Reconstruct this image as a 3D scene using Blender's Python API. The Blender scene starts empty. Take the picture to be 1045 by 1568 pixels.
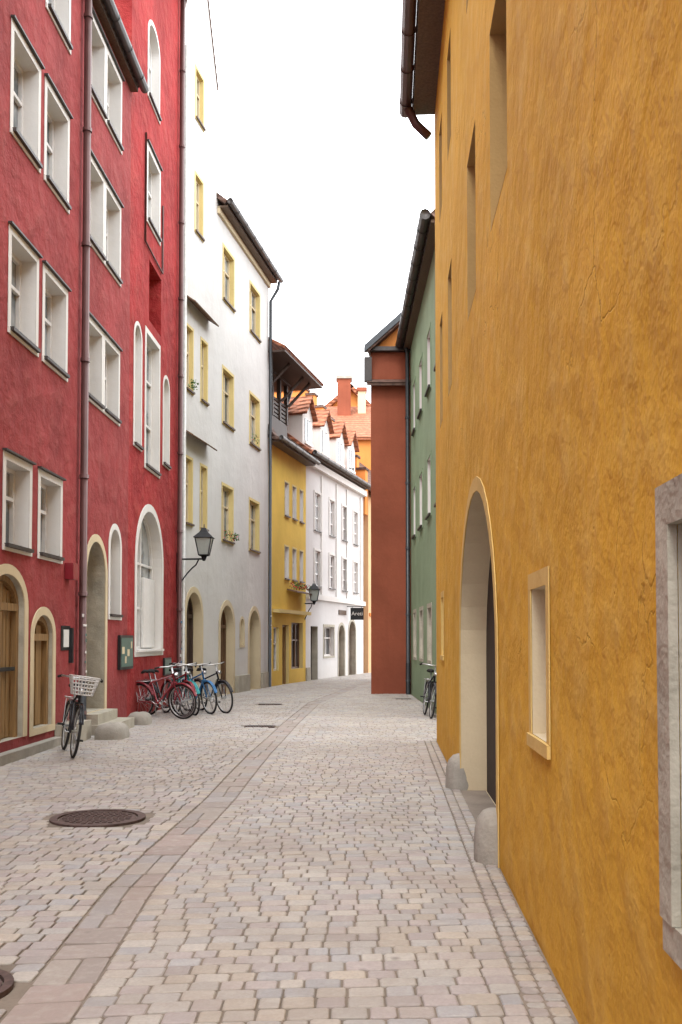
import bpy, math, random
import numpy as np
from mathutils import Vector, Matrix
random.seed(7)
R = random.uniform
sc = bpy.context.scene

# ------------------------------------------------------------------ materials
def newmat(name):
    m = bpy.data.materials.new(name); m.use_nodes = True
    nt = m.node_tree; p = nt.nodes['Principled BSDF']
    return m, nt, p
def N(nt, t, **kw):
    n = nt.nodes.new(t)
    for k, v in kw.items(): setattr(n, k, v)
    return n
def noise(nt, vec, scale, detail=4, rough=.55):
    n = N(nt, 'ShaderNodeTexNoise'); n.inputs['Scale'].default_value = scale
    n.inputs['Detail'].default_value = detail; n.inputs['Roughness'].default_value = rough
    nt.links.new(vec, n.inputs['Vector']); return n.outputs['Fac']
def mapr(nt, v, a, b, c, d):
    n = N(nt, 'ShaderNodeMapRange'); n.inputs[1].default_value = a; n.inputs[2].default_value = b
    n.inputs[3].default_value = c; n.inputs[4].default_value = d
    nt.links.new(v, n.inputs[0]); return n.outputs[0]
def mixc(nt, f, a, b, blend='MIX'):
    n = N(nt, 'ShaderNodeMix', data_type='RGBA', blend_type=blend)
    if isinstance(f, (int, float)): n.inputs[0].default_value = f
    else: nt.links.new(f, n.inputs[0])
    for i, c in ((6, a), (7, b)):
        if isinstance(c, (tuple, list)): n.inputs[i].default_value = (*c[:3], 1)
        else: nt.links.new(c, n.inputs[i])
    return n.outputs[2]
def math_(nt, op, a, b):
    n = N(nt, 'ShaderNodeMath', operation=op)
    for i, v in enumerate((a, b)):
        if isinstance(v, (int, float)): n.inputs[i].default_value = v
        else: nt.links.new(v, n.inputs[i])
    return n.outputs[0]
def mul(c, f): return tuple(min(.95, x*f) for x in c)

def stucco(name, col, var=.14, bump=.35, dirt=.35, dirtcol=None, big=.7, rough=.9, bd=.03, patch=None, cracks=False, mid=.4, fine=.06):
    m, nt, p = newmat(name)
    co = N(nt, 'ShaderNodeTexCoord').outputs['Object']
    n1 = noise(nt, co, big, 5, .55); n2 = noise(nt, co, 3.5, 4, .55); n3 = noise(nt, co, 45, 2, .5)
    base = mixc(nt, mapr(nt, n1, .35, .65, 0, 1), mul(col, 1-var), mul(col, 1+var*.7))
    if patch:
        base = mixc(nt, mapr(nt, n2, .48, .70, 0, .7), base, patch)
    base = mixc(nt, mapr(nt, n3, .4, .8, 0, .25), base, mul(col, 1-var*1.8))
    mp = N(nt, 'ShaderNodeMapping'); mp.inputs['Scale'].default_value = (5, 5, .25)
    nt.links.new(co, mp.inputs['Vector'])
    st = noise(nt, mp.outputs[0], 1.0, 4, .6)
    dc = dirtcol or mul(col, .55)
    base = mixc(nt, mapr(nt, st, .55, .8, 0, dirt), base, dc)
    sep = N(nt, 'ShaderNodeSeparateXYZ'); nt.links.new(co, sep.inputs[0])
    zf = math_(nt, 'ADD', sep.outputs[2], math_(nt, 'MULTIPLY', n2, -1.2))
    base = mixc(nt, mapr(nt, zf, -.6, .5, dirt*1.6 if dirt*1.6 < 1 else 1, 0), base, dc)
    h = math_(nt, 'ADD', math_(nt, 'MULTIPLY', n1, 1.6), math_(nt, 'ADD', math_(nt, 'MULTIPLY', n2, mid), math_(nt, 'MULTIPLY', n3, fine)))
    if cracks:
        v = N(nt, 'ShaderNodeTexVoronoi', feature='DISTANCE_TO_EDGE'); v.inputs['Scale'].default_value = .7
        wv = N(nt, 'ShaderNodeVectorMath', operation='ADD')
        nc = N(nt, 'ShaderNodeTexNoise'); nc.inputs['Scale'].default_value = 1.8; nc.inputs['Detail'].default_value = 6
        nt.links.new(co, nc.inputs['Vector'])
        nt.links.new(co, wv.inputs[0]); nt.links.new(nc.outputs['Color'], wv.inputs[1])
        nt.links.new(wv.outputs[0], v.inputs['Vector'])
        ck = mapr(nt, v.outputs[0], 0, .007, 1, 0)
        ck = math_(nt, 'MULTIPLY', ck, mapr(nt, n1, .50, .6, 0, .75))
        base = mixc(nt, ck, base, mul(col, .5))
        v2 = N(nt, 'ShaderNodeTexVoronoi'); v2.inputs['Scale'].default_value = 9
        nt.links.new(co, v2.inputs['Vector'])
        pk = math_(nt, 'MULTIPLY', mapr(nt, v2.outputs[0], .03, .09, 1, 0), mapr(nt, n2, .5, .6, 0, 1))
        base = mixc(nt, math_(nt, 'MULTIPLY', pk, .5), base, mul(col, .6))
        h = math_(nt, 'SUBTRACT', h, math_(nt, 'MULTIPLY', math_(nt, 'ADD', ck, pk), .12))
    nt.links.new(base, p.inputs['Base Color'])
    b = N(nt, 'ShaderNodeBump'); b.inputs['Strength'].default_value = bump; b.inputs['Distance'].default_value = bd*3
    nt.links.new(h, b.inputs['Height']); nt.links.new(b.outputs[0], p.inputs['Normal'])
    p.inputs['Roughness'].default_value = rough; p.inputs['Specular IOR Level'].default_value = .15
    return m
def plain(name, col, rough=.6, metal=0, var=.15, scale=12, bump=.15, spec=.4):
    m, nt, p = newmat(name)
    co = N(nt, 'ShaderNodeTexCoord').outputs['Object']
    n = noise(nt, co, scale, 4)
    nt.links.new(mixc(nt, mapr(nt, n, .3, .7, 0, 1), mul(col, 1-var), mul(col, 1+var)), p.inputs['Base Color'])
    b = N(nt, 'ShaderNodeBump'); b.inputs['Strength'].default_value = bump; b.inputs['Distance'].default_value = .01
    nt.links.new(n, b.inputs['Height']); nt.links.new(b.outputs[0], p.inputs['Normal'])
    p.inputs['Roughness'].default_value = rough; p.inputs['Metallic'].default_value = metal
    p.inputs['Specular IOR Level'].default_value = spec
    return m
def wood(name, col):
    m, nt, p = newmat(name)
    co = N(nt, 'ShaderNodeTexCoord').outputs['Object']
    mp = N(nt, 'ShaderNodeMapping'); mp.inputs['Scale'].default_value = (18, 18, 1.2)
    nt.links.new(co, mp.inputs['Vector'])
    n = noise(nt, mp.outputs[0], 1.5, 5)
    nt.links.new(mixc(nt, mapr(nt, n, .3, .7, 0, 1), mul(col, .6), mul(col, 1.3)), p.inputs['Base Color'])
    b = N(nt, 'ShaderNodeBump'); b.inputs['Strength'].default_value = .3; b.inputs['Distance'].default_value = .01
    nt.links.new(n, b.inputs['Height']); nt.links.new(b.outputs[0], p.inputs['Normal'])
    p.inputs['Roughness'].default_value = .6
    return m
def tiles(name, col):
    m, nt, p = newmat(name)
    co = N(nt, 'ShaderNodeTexCoord').outputs['Object']
    w = N(nt, 'ShaderNodeTexWave', wave_type='BANDS', bands_direction='Z'); w.inputs['Scale'].default_value = 1.6
    w.inputs['Distortion'].default_value = .4
    nt.links.new(co, w.inputs['Vector'])
    w2 = N(nt, 'ShaderNodeTexWave', wave_type='BANDS', bands_direction='Y'); w2.inputs['Scale'].default_value = 1.7
    w2.inputs['Distortion'].default_value = .3
    nt.links.new(co, w2.inputs['Vector'])
    n = noise(nt, co, 7, 5)
    c = mixc(nt, mapr(nt, n, .3, .7, 0, 1), mul(col, .55), mul(col, 1.35))
    c = mixc(nt, mapr(nt, w.outputs['Fac'], 0, .35, .6, 0), c, mul(col, .3))
    nt.links.new(c, p.inputs['Base Color'])
    b = N(nt, 'ShaderNodeBump'); b.inputs['Strength'].default_value = .8; b.inputs['Distance'].default_value = .05
    nt.links.new(math_(nt, 'ADD', w.outputs['Fac'], w2.outputs['Fac']), b.inputs['Height'])
    nt.links.new(b.outputs[0], p.inputs['Normal']); p.inputs['Roughness'].default_value = .85
    return m
def glassm(name, c1, c2, rough=.06):
    m, nt, p = newmat(name)
    co = N(nt, 'ShaderNodeTexCoord').outputs['Object']
    n = noise(nt, co, 1.4, 3)
    nt.links.new(mixc(nt, mapr(nt, n, .4, .6, 0, 1), c1, c2), p.inputs['Base Color'])
    n2 = noise(nt, co, 2.5, 2)
    b = N(nt, 'ShaderNodeBump'); b.inputs['Strength'].default_value = .12; b.inputs['Distance'].default_value = .02
    nt.links.new(n2, b.inputs['Height']); nt.links.new(b.outputs[0], p.inputs['Normal'])
    p.inputs['Roughness'].default_value = rough; p.inputs['Specular IOR Level'].default_value = .8
    return m

M = {}
M['orange'] = stucco('ochre_plaster', (.68, .385, .048), .10, .45, .22, (.50, .25, .035), big=.6, patch=(.71, .46, .11), bd=.035, cracks=True, mid=.6, fine=.07)
M['red'] = stucco('raspberry_plaster', (.29, .052, .052), .22, .6, .4, (.17, .04, .038), big=.8, patch=(.335, .085, .078), mid=1.1, fine=.13)
M['red2'] = stucco('crimson_plaster', (.34, .036, .036), .22, .7, .4, (.17, .025, .022), big=.8, patch=(.38, .065, .055), mid=1.3, fine=.16)
M['white'] = stucco('white_plaster', (.62, .61, .59), .06, .3, .3, (.48, .45, .40), mid=.6)
M['cream'] = stucco('cream_plaster', (.64, .63, .62), .05, .25, .2, (.5, .46, .40))
M['yellow'] = stucco('yellow_plaster', (.72, .50, .10), .1, .25, .25, (.5, .28, .05))
M['green'] = stucco('green_plaster', (.27, .36, .23), .12, .3, .3, (.18, .24, .16))
M['brown'] = stucco('oxide_plaster', (.27, .080, .045), .16, .35, .35, (.18, .05, .03))
M['salmon'] = stucco('salmon_plaster', (.72, .44, .24), .1, .25, .2)
M['orange2'] = stucco('tangerine_plaster', (.64, .25, .07), .1, .25, .2)
M['trimw'] = stucco('white_trim_plaster', (.68, .66, .63), .05, .2, .2, (.5, .46, .4))
M['trimy'] = stucco('sand_stone_trim', (.62, .52, .35), .08, .3, .25, (.45, .36, .24))
M['trimo'] = stucco('ochre_trim', (.68, .48, .17), .08, .3, .2, (.55, .33, .08))
M['tan'] = stucco('tan_reveal_plaster', (.44, .29, .12), .10, .3, .2)
M['yreveal'] = stucco('yellow_reveal', (.66, .53, .24), .06, .2, .15)
M['stone'] = stucco('granite_stone', (.37, .345, .30), .2, .5, .3, (.23, .21, .18), big=3, bd=.015, mid=.8, fine=.2)
M['stone2'] = stucco('pale_limestone', (.46, .43, .35), .18, .5, .35, (.30, .27, .22), big=3, bd=.015, mid=.8, fine=.2)
M['frame'] = plain('white_window_paint', (.70, .69, .67), .45, var=.05)
M['fdark'] = wood('dark_window_wood', (.10, .06, .035))
M['glass'] = glassm('window_glass', (.10, .12, .13), (.36, .39, .40))
M['glassd'] = glassm('dark_window_glass', (.03, .035, .04), (.10, .11, .12))
M['woodg'] = wood('golden_door_wood', (.26, .15, .055))
M['woodd'] = wood('dark_timber', (.06, .036, .026))
M['black'] = plain('old_gate_timber', (.045, .034, .026), .9)
M['woodb'] = wood('brown_door_wood', (.15, .08, .04))
M['iron'] = plain('black_iron', (.025, .026, .028), .45, .5)
M['lead'] = plain('dark_sheet_metal', (.055, .048, .045), .5, .4)
M['pipe'] = plain('brown_downpipe', (.10, .045, .04), .4, .3, var=.2, scale=3)
M['piped'] = plain('grey_downpipe', (.05, .055, .06), .4, .5)
M['pipew'] = plain('pale_downpipe', (.50, .49, .46), .4, .2)
M['tile'] = tiles('red_clay_tiles', (.36, .125, .06))
M['tiled'] = tiles('weathered_tiles', (.14, .08, .06))
M['manhole'] = plain('rusty_cast_iron', (.10, .066, .058), .65, .4, var=.4, scale=20)
M['leaf'] = plain('green_leaves', (.07, .15, .035), .6, var=.4)
M['flower'] = plain('red_petals', (.6, .05, .06), .6)
M['rubber'] = plain('black_rubber', (.02, .02, .02), .8)
M['chrome'] = plain('bare_steel', (.5, .5, .5), .3, .9)
M['board'] = plain('notice_board_green', (.05, .12, .10), .4)
M['blue'] = plain('blue_enamel', (.06, .16, .28), .4)
M['paper'] = plain('white_paper', (.65, .64, .61), .8, var=.04)
M['lampglass'] = plain('lantern_glass', (.35, .40, .38), .15, var=.05)
M['wicker'] = plain('white_basket_plastic', (.55, .53, .50), .6)
for k, c in dict(bred=(.22, .02, .03), bblue=(.04, .16, .35), bblack=(.02, .02, .025), bwhite=(.6, .6, .58), bteal=(.03, .28, .30)).items():
    M[k] = plain('bicycle_paint_'+k[1:], c, .25, var=.05)

# ------------------------------------------------------------------ builder
class B:
    def __init__(s, name):
        s.root = bpy.data.objects.new(name, None); sc.collection.objects.link(s.root)
        s.parts = {}; s.mx = None
    def add(s, part, mat, vs, fs, smooth=False):
        if part not in s.parts: s.parts[part] = [M[mat], [], [], smooth]
        P = s.parts[part]
        while P[0] is not M[mat]:
            part += '_b'
            if part not in s.parts: s.parts[part] = [M[mat], [], [], smooth]
            P = s.parts[part]
        o = len(P[1])
        vs = [Vector(v) for v in vs]
        if s.mx: vs = [s.mx @ v for v in vs]
        P[1].extend(v[:] for v in vs); P[2].extend(tuple(i+o for i in f) for f in fs)
    def finish(s):
        for k, (mat, vs, fs, sm) in s.parts.items():
            me = bpy.data.meshes.new(k); me.from_pydata(vs, [], fs); me.materials.append(mat)
            if sm: me.shade_smooth()
            me.update()
            o = bpy.data.objects.new(k, me); sc.collection.objects.link(o); o.parent = s.root
    def hexa(s, part, mat, p):
        s.add(part, mat, p, [(0, 3, 2, 1), (4, 5, 6, 7), (0, 1, 5, 4), (1, 2, 6, 5), (2, 3, 7, 6), (3, 0, 4, 7)])
    def box(s, part, mat, x0, x1, y0, y1, z0, z1):
        s.hexa(part, mat, [(x0, y0, z0), (x1, y0, z0), (x1, y1, z0), (x0, y1, z0), (x0, y0, z1), (x1, y0, z1), (x1, y1, z1), (x0, y1, z1)])
    def tube(s, part, mat, pts, r, n=8, closed=False):
        pts = [Vector(p) for p in pts]; vs = []; fs = []; m = len(pts)
        prev = None
        for i, p in enumerate(pts):
            if closed: t = pts[(i+1) % m]-pts[i-1]
            else: t = pts[min(i+1, m-1)]-pts[max(i-1, 0)]
            t.normalize()
            if prev is None:
                prev = Vector((0, 0, 1)) if abs(t.z) < .9 else Vector((1, 0, 0))
            a = (prev-t*prev.dot(t)).normalized(); prev = a; b = t.cross(a)
            rr = r[i] if isinstance(r, (list, tuple)) else r
            for j in range(n):
                an = 2*math.pi*j/n; vs.append(p+a*math.cos(an)*rr+b*math.sin(an)*rr)
        for i in range(m if closed else m-1):
            i2 = (i+1) % m
            for j in range(n): fs.append((i*n+j, i*n+(j+1) % n, i2*n+(j+1) % n, i2*n+j))
        if not closed:
            fs.append(tuple(range(n))); fs.append(tuple((m-1)*n+j for j in range(n)))
        s.add(part, mat, vs, fs, True)
    def slab(s, part, mat, q, th):
        a, b, c, d = [Vector(v) for v in q]
        n = (b-a).cross(d-a).normalized()
        if n.z < 0: n = -n
        s.hexa(part, mat, [a-n*th, b-n*th, c-n*th, d-n*th, a, b, c, d])

class Fac:
    """Facade plane: runs from y0 to y1 with lateral slope sl; side=+1 faces +X, -1 faces -X."""
    def __init__(s, b, x0, y0, y1, sl, side=1):
        s.b = b; s.k = math.sqrt(1+sl*sl); s.y0 = y0; s.U = (y1-y0)*s.k
        s.o = Vector((x0, y0, 0)); s.t = Vector((sl, 1, 0))/s.k
        s.n = Vector((1, -sl, 0))/s.k*side
    def u(s, Y): return (Y-s.y0)*s.k
    def P(s, u, z, d=0):
        v = s.o+s.t*u+s.n*d; return Vector((v.x, v.y, z))
    def box(s, part, mat, u0, u1, z0, z1, d0, d1):
        P = s.P
        s.b.hexa(part, mat, [P(u0, z0, d0), P(u1, z0, d0), P(u1, z0, d1), P(u0, z0, d1), P(u0, z1, d0), P(u1, z1, d0), P(u1, z1, d1), P(u0, z1, d1)])
    def outline(s, op, off=0, zb=0):
        u0, u1, z0, z1, rise = op['u0'], op['u1'], op['z0'], op['z1'], op['rise']
        if rise <= 0:
            return [(u0-off, z0-zb), (u0-off, z1+off), (u1+off, z1+off), (u1+off, z0-zb)]
        c = (u0+u1)/2; r = (u1-u0)/2+off; h = rise+off; zs = z1-rise; n = 18
        pts = [(u0-off, z0-zb)]
        for i in range(n+1):
            a = math.pi*i/n; pts.append((c-r*math.cos(a), zs+h*math.sin(a)))
        pts.append((u1+off, z0-zb)); return pts
    def ring(s, part, mat, inn, out, d0, d1):
        vs = []; fs = []
        for (a, b) in zip(inn, out):
            vs += [s.P(a[0], a[1], d0), s.P(a[0], a[1], d1), s.P(b[0], b[1], d0), s.P(b[0], b[1], d1)]
        for i in range(len(inn)-1):
            o = i*4; q = o+4
            fs += [(o+1, q+1, q+3, o+3), (o, q, q+1, o+1), (o+2, o+3, q+3, q+2), (o, o+2, q+2, q)]
        e = (len(inn)-1)*4
        fs += [(0, 1, 3, 2), (e, e+2, e+3, e+1)]
        s.b.add(part, mat, vs, fs)
    def wall(s, mat, z0, z1, ops, part='wall', rev=None, u0=0, u1=None):
        u1 = s.U if u1 is None else u1
        us = sorted({u0, u1, *[o['u0'] for o in ops], *[o['u1'] for o in ops]})
        zs = sorted({z0, z1, *[max(z0, o['z0']) for o in ops], *[o['z1'] for o in ops]})
        vs = []; fs = []
        for a, b in zip(us, us[1:]):
            for c, d in zip(zs, zs[1:]):
                mu, mz = (a+b)/2, (c+d)/2
                if any(o['u0'] < mu < o['u1'] and o['z0'] < mz < o['z1'] for o in ops): continue
                i = len(vs); vs += [s.P(a, c), s.P(b, c), s.P(b, d), s.P(a, d)]; fs.append((i, i+1, i+2, i+3))
        for o in ops:
            ol = s.outline(o)
            if o['rise'] > 0:
                for (a, b) in zip(ol[1:-1], ol[2:-1]):
                    i = len(vs); vs += [s.P(a[0], a[1]), s.P(b[0], b[1]), s.P(b[0], o['z1']), s.P(a[0], o['z1'])]
                    fs.append((i, i+1, i+2, i+3))
        s.b.add(part, mat, vs, fs)
        for o in ops:
            ol = s.outline(o); D = -o['dep']; v2 = []; f2 = []
            pts = ol+[ol[0]]
            for a, b in zip(pts, pts[1:]):
                i = len(v2); v2 += [s.P(a[0], a[1], .002), s.P(b[0], b[1], .002), s.P(b[0], b[1], D), s.P(a[0], a[1], D)]
                f2.append((i, i+1, i+2, i+3))
            s.b.add(o.get('revpart', 'window_reveals'), o.get('rev') or rev or mat, v2, f2)
    def fill(s, o):
        k = o['kind']; D = -o['dep']; u0, u1, z0, z1 = o['u0'], o['u1'], o['z0'], o['z1']; w = u1-u0
        ol = s.outline(o); il = s.outline(o, -.055)
        zsp = z1-o['rise']
        if k == 'win':
            fm = o.get('fm', 'frame'); gm = o.get('gm', 'glass')
            s.b.add('glass', gm, [s.P(a, z, D+.005) for a, z in ol], [tuple(range(len(ol)))])
            s.ring('window_frames', fm, il, ol, D+.006, D+.06)
            s.box('window_frames', fm, u0+.05, u1-.05, z0, z0+.07, D+.008, D+.062)
            for i in range(o.get('mull', 1)):
                c = u0+w*(i+1)/(o.get('mull', 1)+1)
                s.box('window_frames', fm, c-.035, c+.035, z0+.06, z1-.05 if o['rise'] <= 0 else z1-.06, D+.01, D+.07)
            for f in o.get('tr', (.62,)):
                z = z0+(z1-z0)*f
                s.box('window_frames', fm, u0+.05, u1-.05, z-.025, z+.025, D+.012, D+.066)
        elif k == 'door':
            wm = o.get('wm', 'woodb')
            s.b.add('door_panels', wm, [s.P(a, z, D+.005) for a, z in ol], [tuple(range(len(ol)))])
            s.ring('door_frames', o.get('fm', wm), s.outline(o, -.08), ol, D+.006, D+.09)
            c = (u0+u1)/2
            n = max(4, int(w/.16))
            for i in range(n+1):
                u = u0+.08+(w-.16)*i/n
                if 0 < i < n: s.box('door_battens', wm, u-.055, u+.055, z0+.02, zsp+o['rise']*.55 if o['rise'] > 0 else z1-.1, D+.007, D+.03+.008*(i % 2))
            if w > 1.0:
                s.box('door_battens', wm, c-.04, c+.04, z0, z1-.1, D+.03, D+.085)
            for zz in (.22, .72):
                s.box('door_hinges', 'iron', u0+.1, c-.1, z0+(zsp-z0)*zz, z0+(zsp-z0)*zz+.05, D+.035, D+.055)
            if o['rise'] > 0:
                s.box('door_frames', o.get('fm', wm), u0+.05, u1-.05, zsp-.05, zsp+.05, D+.01, D+.1)
        elif k == 'dark':
            s.b.add('inner_door', o.get('wm', 'woodd'), [s.P(a, z, D+.005) for a, z in ol], [tuple(range(len(ol)))])
        t = o.get('trim')
        if t:
            s.ring('window_surrounds', t[1], ol, s.outline(o, t[0]), .004, t[2] if len(t) > 2 else .025)
            if o['z0'] > .3 and not o.get('nobot'):
                s.box('window_surrounds', t[1], u0-t[0], u1+t[0], z0-t[0]*.8, z0-.002, .004, .022)
        if o.get('sill'):
            s.box('window_sills', o['sill'], u0-.04, u1+.04, z0-.035, z0+.012, D+.05, .07)
        if o.get('drip'):
            tt = t[0] if t else 0
            s.box('drip_mouldings', o['drip'], u0-tt-.02, u1+tt+.02, z1+tt+.002, z1+tt+.028, .003, .06)
    def op(s, ya, yb, z0, z1, rise=0, dep=.3, kind='win', **kw):
        a, b = s.u(ya), s.u(yb)
        return dict(u0=a, u1=b, z0=z0, z1=z1, rise=rise, dep=dep, kind=kind, **kw)
    def shell(s, H, depth, mat, rise, over=.4, roof='tiled', gut='lead', gr=.08, z0=-.05, ins=.012):
        P = s.P; U = s.U; h = depth/2
        vs = []; fs = []
        for u in (ins, U-ins):
            i = len(vs)
            vs += [P(u, z0, -.001), P(u, H, -.001), P(u, H+rise, -h), P(u, H, -depth), P(u, z0, -depth)]
            fs.append((i, i+1, i+2, i+3, i+4))
        i = len(vs); vs += [P(ins, z0, -depth), P(U-ins, z0, -depth), P(U-ins, H, -depth), P(ins, H, -depth)]; fs.append((i, i+1, i+2, i+3))
        s.b.add('side_walls', mat, vs, fs)
        sl = rise/h; ze = H-over*sl+.12
        s.b.slab('roof', roof, [P(-.06, ze, over), P(U+.06, ze, over), P(U+.06, H+rise+.12, -h), P(-.06, H+rise+.12, -h)], .12)
        s.b.slab('roof', roof, [P(-.06, ze, -depth-over), P(U+.06, ze, -depth-over), P(U+.06, H+rise+.12, -h), P(-.06, H+rise+.12, -h)], .12)
        s.box('eaves_soffit', 'fdark', .02, U-.02, ze-.16, ze-.10, .0, over-.02)
        s.b.tube('gutter', gut, [P(-.1, ze-.04, over+gr), P(U+.1, ze-.04, over+gr)], gr, 10)
        v = .6
        while v < U:
            s.b.tube('gutter_brackets', gut, [P(v-.012, ze-.04, over+gr), P(v+.012, ze-.04, over+gr)], gr*1.07, 10); v += .9
        return ze
def downpipe(b, mat, p, z0, z1, r=.05, top=None):
    x, y = p
    pts = [(x, y, z0), (x, y, z1)]
    if top: pts += [((x*.6+top[0]*.4), (y*.6+top[1]*.4), z1+.25), (top[0], top[1], z1+.5)]
    b.tube('downpipe', mat, pts, r, 10)
    z = z0+.4
    while z < z1:
        b.tube('downpipe_collars', mat, [(x, y, z-.03), (x, y, z+.03)], r*1.25, 10); z += 1.9
    b.tube('downpipe_boot', 'iron', [(x, y, z0), (x, y, z0+.9)], r*1.15, 10)
def stickers(b, x, y, r, z0, n, step):
    """posters and stickers wrapped part-way round a pipe"""
    for i in range(n):
        z = z0+i*step+R(-.03, .03); h = R(.03, .07); a0 = R(-1.9, .3); a1 = a0+R(.4, 1.2); vs = []; K = 6
        for k in range(K+1):
            a = a0+(a1-a0)*k/K
            for zz in (z, z+h): vs.append((x+math.cos(a)*(r+.004), y+math.sin(a)*(r+.004), zz))
        b.add('pipe_stickers', random.choice(['paper', 'paper', 'blue', 'board']), vs, [(2*k, 2*k+2, 2*k+3, 2*k+1) for k in range(K)])

# ------------------------------------------------------------------ red houses (left)
def xl_red(Y): return -4.725+.03*Y
b = B('red_house'); F = Fac(b, xl_red(-8), -8, 19.05, .03)
ops = []
Wt = (.10, 'trimw', .012)
for (ya, yb, dbl) in ((5.0, 6.1, 0), (8.6, 9.7, 0), (10.3, 11.35, 0), (12.72, 13.68, 0), (14.05, 15.02, 0), (16.12, 18.2, 1)):
    for (z0, z1) in ((10.85, 12.1), (8.3, 9.65), (5.65, 6.9)):
        kw = dict(dep=.27, trim=Wt, sill='lead', rev='trimw', drip='lead')
        if dbl:
            m = (ya+yb)/2
            ops += [F.op(ya, m-.1, z0, z1, **kw), F.op(m+.1, yb, z0, z1, **kw)]
        else: ops.append(F.op(ya, yb, z0, z1, **kw))
for (ya, yb) in ((8.6, 9.7), (10.3, 11.3), (12.62, 13.5), (13.95, 14.85)):
    ops.append(F.op(ya, yb, 2.8, 3.9, dep=.26, trim=Wt, sill='lead', rev='trimw', drip='lead'))
ops.append(F.op(12.1, 13.35, 0.25, 2.42, rise=.42, dep=.16, kind='door', wm='woodg', rev='stone2', revpart='door_reveals', trim=(.13, 'trimy', .02)))
ops.append(F.op(13.72, 14.55, .32, 1.92, rise=.32, dep=.14, kind='door', wm='woodg', rev='stone2', revpart='door_reveals', trim=(.12, 'trimy', .02)))
ops.append(F.op(16.25, 17.4, .35, 3.25, rise=.58, dep=.5, kind='door', wm='woodd', rev='stone2', revpart='door_reveals', trim=(.13, 'trimy', .02)))
ops.append(F.op(17.72, 18.42, 2.02, 3.6, rise=.35, dep=.26, trim=(.11, 'trimw', .015), sill='lead', rev='trimw', mull=1))
F.wall('red', -.05, 12.6, ops)
for o in ops: F.fill(o)
F.shell(12.6, 9, 'red', 4.5, over=.16, gr=.085)
F.box('plinth', 'red', F.u(-8), F.u(12.0), -.05, .5, .003, .05)
F.box('plinth', 'stone2', F.u(14.7), F.u(15.6), -.05, .28, .003, .09)
F.box('plinth', 'stone', F.u(12.0), F.u(14.7), -.05, .12, .003, .14)
F.box('shutter_bolt', 'iron', F.u(12.2), F.u(13.2), 1.15, 1.2, -.12, -.06)
F.box('blue_sign', 'blue', F.u(12.3), F.u(12.62), 1.30, 1.52, -.12, -.07)
F.box('letter_box', 'iron', F.u(15.35), F.u(15.42), 1.2, 1.75, .003, .06)
F.box('house_plaque', 'paper', F.u(15.05), F.u(15.3), 1.45, 1.72, .003, .02)
F.box('notice_frame', 'iron', F.u(14.95), F.u(15.4), 1.4, 1.78, .0025, .012)
F.box('alarm_box', 'bred', F.u(15.1), F.u(15.35), 2.5, 2.75, .003, .14)
downpipe(b, 'pipe', (xl_red(15.75)+.10, 15.75), 0, 12.5, .062)
stickers(b, xl_red(15.75)+.10, 15.75, .068, 1.05, 7, .15)
b.finish()

b = B('crimson_house'); F = Fac(b, xl_red(19.05), 19.05, 23.9, .03)
ops = []
ops.append(F.op(19.75, 22.1, 1.35, 4.3, rise=1.1, dep=.26, trim=(.16, 'trimw', .02), rev='trimw', sill='frame', mull=1, tr=(.3, .62), gm='glass'))
ops.append(F.op(19.45, 20.0, 5.5, 7.95, rise=.28, dep=.18, trim=(.08, 'trimw', .015), rev='trimw', mull=0, sill='lead'))
ops.append(F.op(20.45, 21.7, 5.25, 8.05, dep=.22, trim=(.11, 'trimw', .015), rev='trimw', mull=1, tr=(.35, .7), sill='lead'))
ops.append(F.op(22.2, 22.8, 5.6, 7.6, rise=.3, dep=.18, trim=(.08, 'trimw', .015), rev='trimw', mull=0, sill='lead'))
ops.append(F.op(20.7, 21.9, 8.4, 9.7, dep=.5, kind='dark', wm='red2', rev='red2'))
ops.append(F.op(20.5, 21.6, 10.5, 12.0, dep=.22, trim=(.12, 'trimw', .015), rev='trimw', sill='lead', drip='lead'))
ops.append(F.op(20.5, 21.5, 13.2, 14.9, rise=.35, dep=.22, trim=(.10, 'trimw', .015), rev='trimw', sill='lead'))
F.wall('red2', -.05, 18, ops)
for o in ops: F.fill(o)
F.shell(18, 9, 'red2', 4, over=.4)
P = F.P
b.tube('wall_conduit', 'pipe', [P(F.u(20.2), 12.2, .03), P(F.u(20.2), 9.9, .03), P(F.u(21.9), 9.85, .03), P(F.u(21.9), 11.4, .03)], .022, 6)
F.box('window_cover_board', 'frame', F.u(20.95), F.u(22.0), 1.4, 2.9, -.18, -.13)
downpipe(b, 'pipe', (xl_red(23.7)+.10, 23.7), 0, 17.6, .06)
stickers(b, xl_red(23.7)+.10, 23.7, .068, 1.0, 7, .16)
b.finish()

b = B('notice_board'); F = Fac(b, xl_red(18.3), 18.3, 19.4, .03)
F.box('frame', 'iron', 0, 1.0, 1.0, 1.65, .01, .06)
F.box('panel', 'board', .05, .95, 1.05, 1.6, .06, .066)
for i, (a, w, z) in enumerate(((.1, .18, 1.3), (.33, .1, 1.12), (.5, .16, 1.25), (.78, .08, 1.4))):
    F.box('notices', 'trimy', a, a+w, z, z+.13, .066, .07)
b.finish()
b = B('framed_poster'); F = Fac(b, xl_red(22.3), 22.3, 23.1, .03)
F.box('frame', 'iron', 0, .75, .75, 1.15, .01, .05); F.box('print', 'board', .04, .71, .79, 1.11, .05, .056)
b.finish()

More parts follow.
